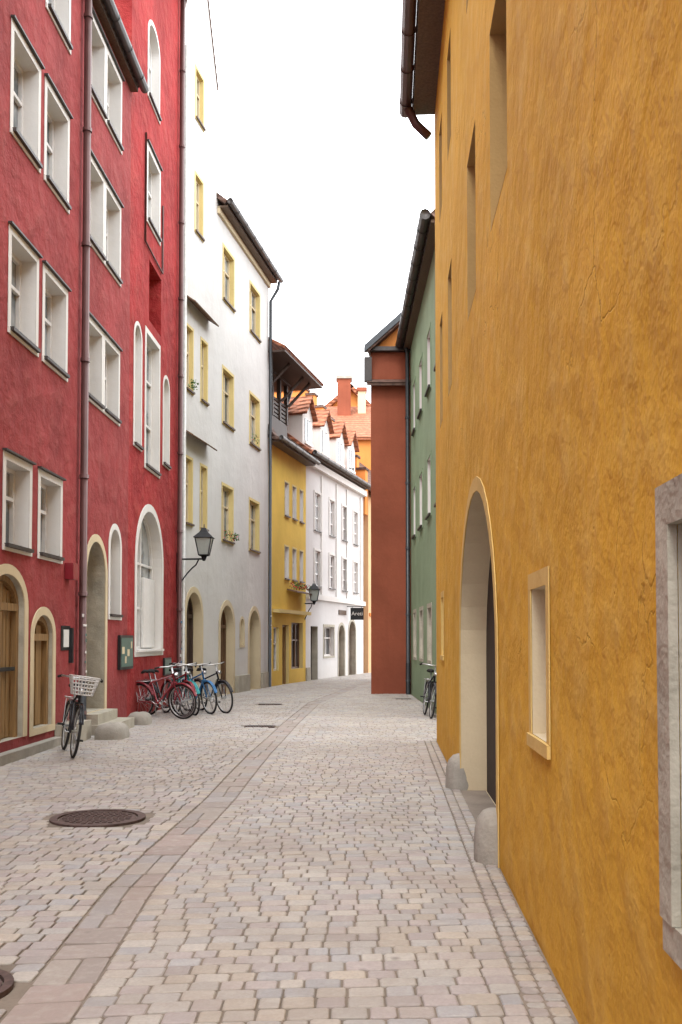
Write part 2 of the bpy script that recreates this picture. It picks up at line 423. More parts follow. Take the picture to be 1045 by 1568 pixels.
# ------------------------------------------------------------------ white houses
def xl_w(Y): return -8.11+.172*Y
b = B('white_gabled_house'); F = Fac(b, xl_w(23.9), 23.9, 27.0, .172)
ops = []
yk = dict(dep=.15, rev='yreveal', trim=(.07, 'yreveal', .012), sill='fdark', fm='trimy', mull=1)
for ya, yb in ((24.45, 24.95), (25.65, 26.15)):
    ops.append(F.op(ya, yb, 7.9, 9.5, **yk)); ops.append(F.op(ya, yb, 4.5, 6.15, **yk))
ops.append(F.op(25.1, 25.7, 15.2, 16.5, **yk)); ops.append(F.op(25.1, 25.7, 12.2, 13.7, **yk))
ops.append(F.op(24.55, 25.75, -.02, 2.78, rise=.6, dep=.3, kind='door', wm='woodd', rev='trimy', revpart='door_reveals', trim=(.15, 'trimy', .02)))
F.wall('white', -.05, 17.0, ops)
for o in ops: F.fill(o)
P = F.P; U = F.U
b.add('gable', 'white', [P(0, 17.0), P(U, 17.0), P(U/2, 20.2)], [(0, 1, 2)])
for u in (.012, U-.012):
    b.add('side_walls', 'white', [P(u, 0, -.001), P(u, 17.0, -.001), P(u, 17.0, -9), P(u, 0, -9)], [(0, 1, 2, 3)])
b.slab('roof', 'tiled', [P(-.02, 17.0, .03), P(U/2, 20.3, .03), P(U/2, 20.3, -9), P(-.02, 17.0, -9)], .05)
b.slab('roof', 'tiled', [P(U+.02, 17.0, .03), P(U/2, 20.3, .03), P(U/2, 20.3, -9), P(U+.02, 17.0, -9)], .05)
for ya, z in ((24.3, 10.15), (24.2, 6.75)):
    a = F.u(ya)
    b.slab('window_canopies', 'woodb', [P(a, z-.10, .30), P(a+2.0, z-.10, .30), P(a+2.0, z+.1, .01), P(a, z+.1, .01)], .035)
b.tube('downpipe', 'pipew', [P(.25, .2, .07), P(.25, 16.5, .07)], .045, 8)
for i in range(60):
    c = P(F.u(24.7)+R(-.2, .2), 7.95+R(0, .22), .1+R(-.06, .08)); e = .035
    b.add('window_box_plants', 'leaf', [c+Vector((R(-e, e), R(-e, e), R(-e, e))) for _ in range(4)], [(0, 1, 2, 3)])
b.finish()

b = B('white_house'); F = Fac(b, xl_w(27.0), 27.0, 32.9, .172)
ops = []
yk = dict(dep=.18, rev='yreveal', trim=(.08, 'yreveal', .012), sill='fdark', fm='trimy', mull=1, tr=(.65,))
for ya, yb in ((27.6, 28.65), (30.5, 31.65)):
    ops += [F.op(ya, yb, 11.3, 12.8, **yk), F.op(ya, yb, 7.75, 9.3, **yk), F.op(ya, yb, 4.4, 5.95, **yk)]
ops.append(F.op(27.45, 28.75, -.02, 2.55, rise=.6, dep=.3, kind='door', wm='woodb', rev='trimy', revpart='door_reveals', trim=(.16, 'trimy', .02)))
ops.append(F.op(30.5, 31.75, -.02, 2.5, rise=.6, dep=.35, kind='dark', wm='woodd', rev='trimy', revpart='door_reveals', trim=(.14, 'trimy', .02)))
ops.append(F.op(29.5, 29.9, 1.4, 2.2, rise=.2, dep=.2, rev='trimy', trim=(.08, 'trimy', .015), mull=0, gm='glassd'))
F.wall('white', -.05, 13.95, ops)
for o in ops: F.fill(o)
F.shell(13.95, 9, 'white', 3.6, over=.32, gr=.085)
F.box('eaves_cornice', 'trimy', .02, F.U-.02, 13.5, 13.7, .003, .08)
F.box('plinth', 'stone2', 0, F.u(27.25), -.05, .45, .003, .10)
F.box('plinth', 'stone2', F.u(28.95), F.u(30.3), -.05, .5, .003, .10)
F.box('plinth', 'stone2', F.u(31.95), F.u(32.85), -.05, .5, .003, .08)
P = F.P
b.tube('downpipe', 'piped', [P(F.U-.15, 0, .1), P(F.U-.15, 13.0, .1), P(F.U-.15, 13.4, .35), P(F.U-.15, 13.65, .40)], .055, 10)
pp = P(F.U-.15, 0, .1)
stickers(b, pp.x, pp.y, .06, 1.4, 7, .16)
for ya in (27.7, 28.3, 28.4, 30.6):
    for i in range(45):
        c = P(F.u(ya)+R(-.1, .35), (4.45 if ya != 30.6 else 7.8)+R(0, .22), .1+R(-.06, .1)); e = .035
        b.add('window_box_plants', 'leaf' if R(0, 1) < .85 else 'flower', [c+Vector((R(-e, e), R(-e, e), R(-e, e))) for _ in range(4)], [(0, 1, 2, 3)])
b.finish()

# ------------------------------------------------------------------ yellow house
b = B('yellow_house'); F = Fac(b, -2.45, 32.9, 37.5, .239)
ops = []
yk = dict(dep=.16, rev='trimw', trim=(.06, 'yreveal', .012), sill='fdark', mull=1)
for ya, yb in ((34.75, 35.25), (35.7, 36.2), (36.65, 37.1)):
    ops += [F.op(ya, yb, 6.0, 7.2, **yk), F.op(ya, yb, 3.75, 4.9, **yk)]
ops.append(F.op(33.5, 34.1, .5, 2.0, dep=.15, rev='yreveal', mull=0, gm='glassd'))
ops.append(F.op(34.5, 35.3, -.02, 2.1, dep=.2, kind='door', wm='woodg', rev='yreveal', revpart='door_reveals'))
ops.append(F.op(35.6, 37.1, .5, 2.2, dep=.2, rev='yreveal', mull=2, gm='glassd', fm='woodb'))
F.wall('yellow', -.05, 8.4, ops)
for o in ops: F.fill(o)
F.shell(8.4, 7, 'yellow', 1.0, over=.4)
F.box('shop_cornice', 'yreveal', .5, F.U-.1, 2.5, 2.62, .003, .25)
P = F.P
b.hexa('fire_wall', 'yellow', [P(-.02, 8.35, .03), P(.35, 8.35, .03), P(.35, 8.35, -5), P(-.02, 8.35, -5), P(-.02, 9.6, -.4), P(.35, 9.6, -.4), P(.35, 11, -5), P(-.02, 11, -5)])
b.slab('fire_wall_coping', 'tiled', [P(-.06, 8.35, .3), P(.42, 8.35, .3), P(.42, 9.72, -.5), P(-.06, 9.72, -.5)], .08)
b.slab('window_box_shelf', 'woodb', [P(F.u(35), 3.3, .4), P(F.u(37), 3.3, .4), P(F.u(37), 3.4, .02), P(F.u(35), 3.4, .02)], .05)
for i in range(160):
    c = P(F.u(R(35, 37)), 3.42+R(0, .2), R(.1, .4)); e = .05
    b.add('shop_flowers', 'flower' if R(0, 1) < .3 else 'leaf', [c+Vector((R(-e, e), R(-e, e), R(-e, e))) for _ in range(4)], [(0, 1, 2, 3)])
b.finish()

b = B('timber_roof_loggia'); F = Fac(b, -2.45, 32.9, 37.5, .239); P = F.P
F.box('floor_beams', 'woodd', .4, 4.1, 8.6, 8.85, -3.4, -.5)
F.box('parapet_boards', 'woodd', .42, 4.08, 8.85, 9.7, -.62, -.56)
F.box('parapet_boards', 'woodd', 4.02, 4.08, 8.85, 9.7, -3.4, -.63)
F.box('rear_wall', 'woodd', .42, 4.08, 8.85, 11.3, -3.46, -3.40)
for u in (.45, 1.3, 2.2, 3.1, 4.0):
    F.box('posts', 'woodd', u-.07, u+.07, 9.7, 11.2, -.66, -.52)
F.box('top_beam', 'woodd', .3, 4.2, 11.2, 11.4, -.7, -.46)
for z in (9.75, 9.9, 10.05, 10.2, 10.35): F.box('louvres', 'woodd', .5, 3.95, z, z+.09, -.64, -.57)
for u in (1.3, 3.1, 4.0):
    b.tube('braces', 'woodd', [P(u, 10.4, -.5), P(u, 11.25, .35)], .06, 6)
b.tube('braces', 'woodd', [P(4.05, 10.4, -.6), P(4.85, 11.3, -.6)], .06, 6)
b.slab('roof', 'tile', [P(-.2, 11.45, .65), P(5.0, 11.45, .65), P(3.6, 12.75, -1.6), P(.4, 12.75, -1.6)], .1)
b.slab('roof', 'tile', [P(5.0, 11.45, .65), P(5.0, 11.45, -4), P(3.6, 12.75, -1.7), P(3.6, 12.75, -1.6)], .1)
F.box('roof_boards', 'woodd', -.1, 4.95, 11.28, 11.34, -3.9, .6)
b.finish()

# ------------------------------------------------------------------ cream house
b = B('cream_house'); F = Fac(b, -1.35, 37.5, 46.0, .282)
ops = []
ck = dict(dep=.12, rev='trimw', trim=(.09, 'trimw', .03), mull=1, tr=(.35, .68), gm='glass', sill='lead')
for ya, yb in ((38.55, 39.3), (40.55, 41.25), (42.45, 43.15), (44.25, 44.95)):
    ops += [F.op(ya, yb, 5.9, 7.4, **ck), F.op(ya, yb, 3.7, 5.1, **ck)]
ops += [F.op(38.1, 39.0, -.02, 2.1, dep=.25, kind='dark', wm='glassd', rev='stone2'),
        F.op(39.8, 41.2, .9, 2.1, dep=.2, mull=1, gm='glassd', fm='trimw', rev='trimw', trim=(.1, 'stone2', .02)),
        F.op(41.9, 42.8, -.02, 2.2, rise=.4, dep=.25, kind='dark', wm='woodd', rev='stone2', trim=(.12, 'stone2', .02)),
        F.op(43.5, 44.6, -.02, 2.4, rise=.5, dep=.25, kind='dark', wm='woodd', rev='stone2', trim=(.12, 'stone2', .02))]
F.wall('cream', -.05, 8.9, ops)
for o in ops: F.fill(o)
F.shell(8.9, 7, 'cream', 2.6, over=.3, roof='tile', gr=.09)
F.box('storey_band', 'trimw', .02, F.U-.02, 3.15, 3.35, .003, .12)
F.box('eaves_cornice', 'trimw', .02, F.U-.02, 8.3, 8.55, .003, .2)
F.box('plinth', 'stone2', .02, F.u(38.0), -.05, .5, .003, .05)
for yy in (39.4, 41.5, 43.1, 45.4):
    F.box('fluted_pilasters', 'trimw', F.u(yy)-.02, F.u(yy)+.12, 3.4, 8.2, .003, .05)
F.box('shop_lettering_board', 'fdark', F.u(41.9), F.u(43.0), 2.65, 2.85, .003, .04)
P = F.P
for yc in (38.6, 40.9, 43.2, 45.0):
    u = F.u(yc); a, c = u-.65, u+.65
    F.box('dormer_cheeks', 'trimw', a, c, 9.0, 10.5, -2.2, -.30)
    b.add('dormer_gables', 'trimw', [P(a, 10.5, -.299), P(c, 10.5, -.299), P(u, 11.1, -.299)], [(0, 1, 2)])
    F.box('dormer_windows', 'glassd', a+.27, c-.27, 9.4, 10.3, -.299, -.28)
    F.box('dormer_frames', 'frame', u-.03, u+.03, 9.4, 10.3, -.28, -.265)
    F.box('dormer_frames', 'frame', a+.2, c-.2, 9.28, 9.39, -.299, -.21)
    b.slab('dormer_roofs', 'tile', [P(a-.13, 10.43, -.1), P(u, 11.27, -.1), P(u, 11.27, -2.6), P(a-.13, 10.43, -2.6)], .07)
    b.slab('dormer_roofs', 'tile', [P(c+.13, 10.43, -.1), P(u, 11.27, -.1), P(u, 11.27, -2.6), P(c+.13, 10.43, -2.6)], .07)
b.finish()

b = B('stepped_fire_wall'); F = Fac(b, 1.04, 46.0, 46.6, .282); P = F.P
d = .1
for i in range(7):
    z1 = 9.6+i*.62
    F.box('steps', 'orange2', .03, .5, 7.5, z1, d-.42, d); F.box('coping', 'tiled', -.05, .58, z1+.003, z1+.11, d-.44, d+.05)
    d -= .42
F.box('steps', 'orange2', .03, .5, 7.5, 13.6, d-3, d)
F.box('coping', 'tiled', -.05, .58, 13.603, 13.72, d-3, d+.05)
b.finish()

b = B('salmon_house'); F = Fac(b, 1.30, 46.65, 60, .5)
ops = []
for i in range(4):
    ya = 47.3+i*2.6
    for z in (3.9, 6.3): ops.append(F.op(ya, ya+.9, z, z+1.4, dep=.12, trim=(.08, 'trimw', .02), rev='trimw', sill='lead'))
    ops.append(F.op(ya, ya+1.0, -.02, 2.2, rise=.4, dep=.2, kind='dark', rev='stone2'))
F.wall('salmon', -.05, 8.8, ops)
for o in ops: F.fill(o)
F.shell(8.8, 8, 'salmon', 3.4, roof='tiled')
F.box('plinth_band', 'orange2', .1, F.U, 2.7, 2.85, .003, .06)
b.finish()

b = B('gabled_orange_house')
y = 57
pr = [(-3.4, 0), (4.2, 0), (4.2, 12.6), (.6, 16.3), (-3.4, 13.0)]
b.add('wall', 'orange2', [(x, y, z) for x, z in pr]+[(x, y+8, z) for x, z in pr], [(0, 1, 2, 3, 4), (5, 9, 8, 7, 6), (1, 6, 7, 2), (0, 4, 9, 5)])
b.slab('roof', 'tile', [(4.6, y-.4, 12.35), (4.6, y+8, 12.35), (.6, y+8, 16.5), (.6, y-.4, 16.5)], .22)
b.slab('roof', 'tile', [(-3.9, y-.4, 12.75), (-3.9, y+8, 12.75), (.6, y+8, 16.5), (.6, y-.4, 16.5)], .22)
b.box('gable_window', 'glassd', 1.2, 1.7, y-.05, y-.01, 13.6, 14.4)
b.box('chimney', 'brown', -.2, .55, 54.4, 55.2, 12, 16.2); b.box('chimney_cap', 'stone', -.28, .63, 54.3, 55.3, 16.2, 16.35)
b.box('chimney', 'trimy', .95, 1.4, 54.8, 55.4, 12, 15.6); b.box('chimney_cap', 'brown', .88, 1.47, 54.7, 55.5, 15.6, 15.8)
b.slab('front_roof', 'tile', [(-1.6, 51.0, 12.2), (3.8, 51.0, 12.2), (3.8, 56, 15.0), (-1.6, 56, 15.0)], .15)
b.box('front_wall', 'orange2', -1.5, 3.7, 51.3, 56, 0, 12.1)
b.finish()

# ------------------------------------------------------------------ ochre house (right, near)
b = B('ochre_house'); F = Fac(b, .785-8*.046, -8, 15.3, .046, -1)
ops = []
ops.append(F.op(1.65, 2.62, .80, 1.87, dep=.13, kind='win', fm='fdark', gm='glassd', rev='stone2', trim=(.115, 'stone2', .03)))
ops.append(F.op(4.76, 5.26, 1.06, 1.83, dep=.2, fm='frame', rev='trimy', trim=(.085, 'trimo', .010), mull=0, tr=(), gm='glass'))
ops.append(F.op(6.95, 10.3, -.02, 2.86, rise=1.45, dep=.27, kind='dark', wm='black', rev='trimy', revpart='arch_reveal', trim=(.12, 'trimo', .012)))
ok = dict(dep=.28, fm='fdark', gm='glassd', rev='tan', mull=1)
for ya, yb in ((-2, -1), (1.2, 2.3), (6.2, 7.2), (8.4, 9.25), (11.5, 12.15), (13.4, 14.0)):
    ops += [F.op(ya, yb, 4.6, 6.1, **ok), F.op(ya, yb, 7.6, 8.9, **ok)]
ops.append(F.op(13.3, 13.8, 1.35, 2.15, dep=.15, mull=0, gm='glass', rev='trimo', trim=(.08, 'trimo', .010)))
ops.append(F.op(-1.5, -.4, .9, 2.0, dep=.2, gm='glassd', rev='stone', trim=(.12, 'stone', .05)))
F.wall('orange', -.05, 10.3, ops)
for o in ops: F.fill(o)
P = F.P
F.shell(10.3, 9, 'orange', 4.5, over=.36, gut='pipe', gr=.10)
b.tube('downpipe', 'pipe', [P(F.U-.12, 10.0, .45), P(F.U-.12, 9.7, .3), P(F.U-.12, 9.5, .1)], .07, 10)
b.finish()

def guard_stone(x, y, r, h, seed):
    b = B('guard_stone'); rnd = random.Random(seed)
    vs = []; fs = []; n = 20; prof = [(1.0, -.05), (1.02, .1), (1.0, .35), (.95, .6), (.82, .8), (.55, .94), (.25, .99)]
    for pr, pz in prof:
        for j in range(n):
            a = 2*math.pi*j/n; q = 1+.04*math.sin(2*a+seed)+rnd.uniform(-.012, .012)
            vs.append((x+math.cos(a)*r*pr*q, y+math.sin(a)*r*pr*q, h*pz))
    vs.append((x, y, h))
    for i in range(len(prof)-1):
        for j in range(n): fs.append((i*n+j, i*n+(j+1) % n, (i+1)*n+(j+1) % n, (i+1)*n+j))
    for j in range(n): fs.append(((len(prof)-1)*n+j, (len(prof)-1)*n+(j+1) % n, len(vs)-1))
    b.add('stone', 'stone', vs, fs, True); b.finish()
guard_stone(1.28, 10.45, .165, .36, 1)
guard_stone(1.08, 7.0, .14, .37, 4)

# ------------------------------------------------------------------ green house + oxide house (right, far)
b = B('green_house'); F = Fac(b, 2.03, 19.6, 28.45, 0.0, -1)
ops = []
for ya, yb in ((19.9, 20.6), (21.9, 22.8), (24.2, 25.1), (26.4, 27.2)):
    for z in (7.3, 4.4): ops.append(F.op(ya, yb, z, z+1.35, dep=.12, rev='trimw', fm='frame', sill='lead', trim=(.07, 'green', .02)))
    ops.append(F.op(ya, yb, 1.1, 2.3, dep=.12, rev='stone2', trim=(.1, 'stone2', .02)))
F.wall('green', -.05, 10.3, ops)
for o in ops: F.fill(o)
F.shell(10.3, 8, 'green', 4, over=.22, gr=.11)
downpipe(b, 'piped', (1.93, 28.2), 0, 9.9, .06, top=(1.75, 28.2))
b.finish()

b = B('oxide_red_house')
x0, y0 = .874, 28.5
b.add('front_wall', 'brown', [(x0, y0, -.05), (9, y0, -.05), (9, y0, 10.1), (x0, y0, 10.1)], [(0, 1, 2, 3)])
b.add('gable', 'orange2', [(x0, y0-.002, 10.1), (9, y0-.002, 10.1), (5.0, y0-.002, 13.8)], [(0, 1, 2)])
b.add('side_wall', 'brown', [(x0, y0, -.05), (x0+1.6, y0+11, -.05), (x0+1.6, y0+11, 10.1), (x0, y0, 10.1)], [(0, 1, 2, 3)])
b.add('rear_wall', 'brown', [(x0+1.6, y0+11, -.05), (9, y0+11, -.05), (9, y0+11, 10.1), (x0+1.6, y0+11, 10.1)], [(0, 1, 2, 3)])
b.slab('roof', 'tiled', [(x0-.15, y0-.35, 10.05), (x0+1.3, y0+11, 10.05), (5.0, y0+11, 13.95), (5.0, y0-.35, 13.95)], .14)
b.slab('roof', 'tiled', [(9.3, y0-.35, 9.98), (9.3, y0+11, 9.98), (5.0, y0+11, 13.95), (5.0, y0-.35, 13.95)], .14)
b.hexa('barge_board', 'piped', [(x0-.20, y0-.42, 9.90), (x0-.20, y0-.36, 9.90), (5.0, y0-.36, 13.77), (5.0, y0-.42, 13.77),
                            (x0-.20, y0-.42, 10.10), (x0-.20, y0-.36, 10.10), (5.0, y0-.36, 14.0), (5.0, y0-.42, 14.0)])
b.box('eaves_box', 'lead', x0-.2, x0+.02, y0-.25, y0-.01, 9.1, 9.8)
b.box('gable_cornice', 'lead', x0-.2, 9, y0-.22, y0-.01, 10.0, 10.12)
b.slab('pent_ledge', 'tiled', [(x0-.12, y0-.3, 9.05), (9, y0-.3, 9.05), (9, y0-.01, 9.2), (x0-.12, y0-.01, 9.2)], .1)
b.finish()

# ------------------------------------------------------------------ wall lanterns
def lantern(name, wx, wy, lx, ly, z, s=1.0):
    b = B(name); w = Vector((wx, wy, 0)); l = Vector((lx, ly, 0)); dv = (l-w); L = dv.length; dv.normalize()
    def q(d, zz): v = w+dv*d; return (v.x, v.y, zz)
    b.tube('bracket_arm', 'iron', [q(0, z-.05), q(L+.04, z-.05)], .022, 8)
    b.tube('bracket_brace', 'iron', [q(0, z-.75)]+[q(L*t, z-.75+.62*math.sin(t*math.pi/2)) for t in (.1, .25, .4, .55, .7)]+[q(L*.8, z-.07)], .018, 8)
    b.tube('wall_plate', 'iron', [q(.01, z-.85), q(.01, z+.1)], .03, 6)
    def ring4(r, zz): return [(lx+a*r, ly+c*r, zz) for a, c in ((-1, -1), (1, -1), (1, 1), (-1, 1))]
    b.add('glass', 'lampglass', ring4(.11*s, z+.05)+ring4(.19*s, z+.45*s), [(0, 1, 5, 4), (1, 2, 6, 5), (2, 3, 7, 6), (3, 0, 4, 7)])
    lo, hi = ring4(.115*s, z+.04), ring4(.195*s, z+.46*s)
    for i in range(4):
        b.tube('cage', 'iron', [lo[i], hi[i]], .015, 6); b.tube('cage', 'iron', [hi[i], hi[(i+1) % 4]], .016, 6)
        b.tube('cage', 'iron', [lo[i], lo[(i+1) % 4]], .014, 6)
    b.add('hood', 'iron', ring4(.24*s, z+.46*s)+ring4(.10*s, z+.60*s)+ring4(.07*s, z+.66*s)+ring4(.05*s, z+.70*s),
          [(0, 3, 2, 1)]+[(k*4+i, k*4+(i+1) % 4, k*4+4+(i+1) % 4, k*4+4+i) for k in range(3) for i in range(4)]+[(12, 13, 14, 15)])
    b.tube('finial', 'iron', [(lx, ly, z+.68*s), (lx, ly, z+.80*s)], [.02, .008], 8)
    b.tube('base_cup', 'iron', [(lx, ly, z-.1), (lx, ly, z+.05)], [.03, .09], 10)
    b.finish()
lantern('wall_lantern', -4.0, 23.85, -3.33, 23.75, 3.58, 1.0)
lantern('wall_lantern', -1.42, 37.4, -1.02, 37.1, 3.0, 1.0)

b = B('hanging_shop_sign')
b.box('panel', 'iron', .42, 1.0, 43.2, 43.26, 2.45, 2.98)
b.box('bracket', 'iron', .2, 1.05, 43.21, 43.25, 3.02, 3.05)
b.tube('bracket_rods', 'iron', [(.5, 43.23, 2.98), (.5, 43.23, 3.03)], .012, 6)
b.tube('bracket_rods', 'iron', [(.9, 43.23, 2.98), (.9, 43.23, 3.03)], .012, 6)
cu = bpy.data.curves.new('lettering', 'FONT'); cu.body = 'Areti'; cu.size = .24; cu.extrude = .003; cu.align_x = 'CENTER'; cu.align_y = 'CENTER'
to = bpy.data.objects.new('lettering', cu); sc.collection.objects.link(to); cu.materials.append(M['paper'])
to.location = (.71, 43.19, 2.72); to.rotation_euler = (math.pi/2, 0, 0); to.parent = b.root
b.finish()

# ------------------------------------------------------------------ bicycles
def bicycle(x, y, head, lean, col, basket=False):
    b = B('bicycle')
    b.mx = Matrix.Translation((x, y, 0)) @ Matrix.Rotation(math.radians(head), 4, 'Z') @ Matrix.Rotation(math.radians(lean), 4, 'X')
    def wheel(cx, part):
        ring = [(cx+.33*math.cos(a), 0, .345+.33*math.sin(a)) for a in [2*math.pi*i/36 for i in range(36)]]
        b.tube(part+'_tyre', 'rubber', ring, .019, 8, True)
        rim = [(cx+.305*math.cos(a), 0, .345+.305*math.sin(a)) for a in [2*math.pi*i/36 for i in range(36)]]
        b.tube(part+'_rim', 'chrome', rim, .010, 6, True)
        for i in range(20):
            a = 2*math.pi*i/20; sy = .03 if i % 2 else -.03
            b.tube(part+'_spokes', 'chrome', [(cx, sy, .345), (cx+.305*math.cos(a), 0, .345+.305*math.sin(a))], .0022, 4)
        b.tube(part+'_hub', 'chrome', [(cx, -.06, .345), (cx, .06, .345)], .022, 8)
        g = [(cx+.365*math.cos(a), 0, .345+.365*math.sin(a)) for a in [math.radians(20+i*14) for i in range(12)]]
        for oy in (-.022, 0, .022): b.tube(part+'_mudguard', col, [(px, oy, pz) for px, _, pz in g], .012, 6)
    wheel(0, 'rear_wheel'); wheel(1.06, 'front_wheel')
    BBk, sc_, st, ht, hb = (.44, 0, .29), (.32, 0, .72), (.27, 0, .92), (.86, 0, .90), (.90, 0, .74)
    t = lambda a, c, r=.016, p='frame', m=None: b.tube(p, m or col, [a, c], r, 8)
    t(BBk, sc_, .017); t(sc_, (.868, 0, .86), .016); t(BBk, hb, .019); t(ht, hb, .021)
    for oy in (-.06, .06):
        t((0, oy, .345), (BBk[0], oy*.5, BBk[2]), .010); t((0, oy, .345), (sc_[0], oy*.3, sc_[2]), .009)
        b.tube('fork', col, [(.905, oy*.7, .72), (.98, oy*.8, .52), (1.06, oy*.8, .345)], .012, 8)
    t((.905, -.045, .72), (.905, .045, .72), .016)
    t(sc_, st, .013, 'seat_post', 'chrome'); t(ht, (.84, 0, 1.03), .014, 'stem', 'chrome')
    b.tube('handlebar', 'chrome', [(.68, .29, 1.04), (.78, .25, 1.06), (.85, .12, 1.05), (.85, -.12, 1.05), (.78, -.25, 1.06), (.68, -.29, 1.04)], .012, 8)
    for sgn in (-1, 1): b.tube('grips', 'rubber', [(.66, .292*sgn, 1.037), (.76, .26*sgn, 1.058)], .018, 8)
    vs = []; prof = [(.12, .075, .93), (.16, .085, .96), (.28, .06, .955), (.38, .025, .95), (.42, .015, .94)]
    for px, hw, pz in prof: vs += [(px, -hw, pz-.03), (px, -hw*.7, pz), (px, 0, pz+.012), (px, hw*.7, pz), (px, hw, pz-.03), (px, 0, pz-.045)]
    fs = [(i*6+j, i*6+(j+1) % 6, i*6+6+(j+1) % 6, i*6+6+j) for i in range(4) for j in range(6)]+[tuple(range(6)), tuple(range(24, 30))]
    b.add('saddle', 'rubber', vs, fs, True)
    cr = [(.44+.09*math.cos(a), .055, .29+.09*math.sin(a)) for a in [2*math.pi*i/20 for i in range(20)]]
    b.tube('chainring', 'chrome', cr, .008, 5, True)
    b.tube('chain', 'rubber', [(.44, .055, .38), (0, .055, .385)], .006, 4); b.tube('chain', 'rubber', [(.44, .055, .20), (0, .055, .305)], .006, 4)
    b.tube('cranks', 'chrome', [(.56, .08, .20), (.44, .07, .29), (.44, -.07, .29), (.32, -.08, .38)], .010, 6)
    b.box('pedals', 'rubber', .52, .60, .08, .17, .185, .21); b.box('pedals', 'rubber', .28, .36, -.17, -.08, .37, .395)
    b.tube('rack', 'chrome', [(-.30, .06, .74), (.25, .06, .74), (.25, -.06, .74), (-.30, -.06, .74)], .007, 6, True)
    for oy in (-.06, .06): b.tube('rack', 'chrome', [(0, oy, .345), (-.08, oy, .74)], .006, 5)
    b.tube('headlamp', 'chrome', [(.93, 0, .88), (.99, 0, .88)], [.025, .038], 10)
    b.tube('kickstand', 'chrome', [(.34, .05, .30), (.26, .16, .02)], .010, 6)
    if basket:
        lo = [(.93, -.13, .84), (1.15, -.13, .84), (1.15, .13, .84), (.93, .13, .84)]
        hi = [(.90, -.18, 1.08), (1.22, -.18, 1.08), (1.22, .18, 1.08), (.90, .18, 1.08)]
        for f in (0, .2, .4, .6, .8, 1.0):
            rr = [tuple(l[k]+(h[k]-l[k])*f for k in range(3)) for l, h in zip(lo, hi)]
            b.tube('basket', 'wicker', rr, .007, 5, True)
        for i in range(4):
            for f in np.linspace(0, 1, 9):
                a = tuple(lo[i][k]+(lo[(i+1) % 4][k]-lo[i][k])*f for k in range(3)); c = tuple(hi[i][k]+(hi[(i+1) % 4][k]-hi[i][k])*f for k in range(3))
                b.tube('basket', 'wicker', [a, c], .005, 4)
        b.add('basket_floor', 'wicker', lo, [(0, 1, 2, 3)])
    b.finish()
bicycle(-3.95, 14.0, -68, -8, 'bblack', basket=True)
bicycle(-4.05, 19.9, -28, 6, 'bred')
bicycle(-4.0, 20.5, -38, 8, 'bblack')
bicycle(-3.75, 21.0, -58, -6, 'bred')
bicycle(-3.55, 21.2, -60, 6, 'bteal')
bicycle(-3.35, 21.5, -55, 6, 'bblue')
bicycle(-3.1, 21.7, -52, 7, 'bblack')
bicycle(1.75, 20.6, -88, -7, 'bblack')

# ------------------------------------------------------------------ door steps and rough stones
b = B('door_steps')
for (x0, x1, y0, y1, z1) in ((-4.3, -3.72, 16.0, 17.7, .17), (-4.3, -3.98, 16.1, 17.5, .34)):
    b.box('treads', 'stone2', x0, x1, y0, y1, -.05, z1)
b.box('treads', 'stone2', -4.4, -3.95, 14.75, 15.55, -.05, .3)
b.finish()
def boulder(x, y, sx, sy, h, seed):
    b = B('kerb_boulder'); rnd = random.Random(seed); vs = []; fs = []; n = 16
    prof = [(1, -.1), (1.0, .3), (.95, .65), (.75, .88), (.4, .98)]
    offs = [rnd.uniform(.88, 1.1) for _ in range(n)]
    for pr, pz in prof:
        for j in range(n):
            a = 2*math.pi*j/n; c, s_ = math.cos(a), math.sin(a)
            q = offs[j]*pr/(abs(c)**4+abs(s_)**4)**.25
            vs.append((x+c*sx*q, y+s_*sy*q, h*pz*(1+.05*rnd.uniform(-1, 1))))
    vs.append((x, y, h))
    for i in range(len(prof)-1):
        for j in range(n): fs.append((i*n+j, i*n+(j+1) % n, (i+1)*n+(j+1) % n, (i+1)*n+j))
    for j in range(n): fs.append(((len(prof)-1)*n+j, (len(prof)-1)*n+(j+1) % n, len(vs)-1))
    b.add('stone', 'stone', vs, fs, True); b.finish()
boulder(-3.62, 15.6, .24, .3, .25, 3)
boulder(-3.75, 18.3, .2, .3, .22, 5)

# ------------------------------------------------------------------ ground
def wl(Y):
    return -4.725+.03*Y if Y < 23.9 else (-8.11+.172*Y if Y < 32.9 else (-10.31+.239*Y if Y < 37.5 else -11.93+.282*Y))
def wr(Y):
    return .785+.046*Y if Y < 15.3 else (2.03 if Y < 28.5 else .874+.145*(Y-28.5))
SY = [0, 3, 4.7, 6.3, 7.55, 9.75, 13.8, 18, 24.6, 33, 46, 60]
SX = [-1.22, -1.24, -1.27, -1.33, -1.30, -1.2, -1.12, -.98, -.69, .4, 3.0, 8]
def xs(Y): return float(np.interp(Y, SY, SX))
MH = [(-2.13, 8.65, .41), (-1.74, 4.45, .26)]
GR = [(-1.75, -1.2, 17.7, 18.0), (-2.0, -1.45, 23.8, 24.1), (1.45, 1.85, 25.9, 26.2)]
V = []; Fc = []; C = []
pal = [(.40, .36, .315), (.37, .355, .34), (.385, .34, .315), (.43, .40, .36), (.345, .34, .345), (.42, .37, .31), (.40, .375, .345), (.35, .315, .305), (.375, .33, .32)]
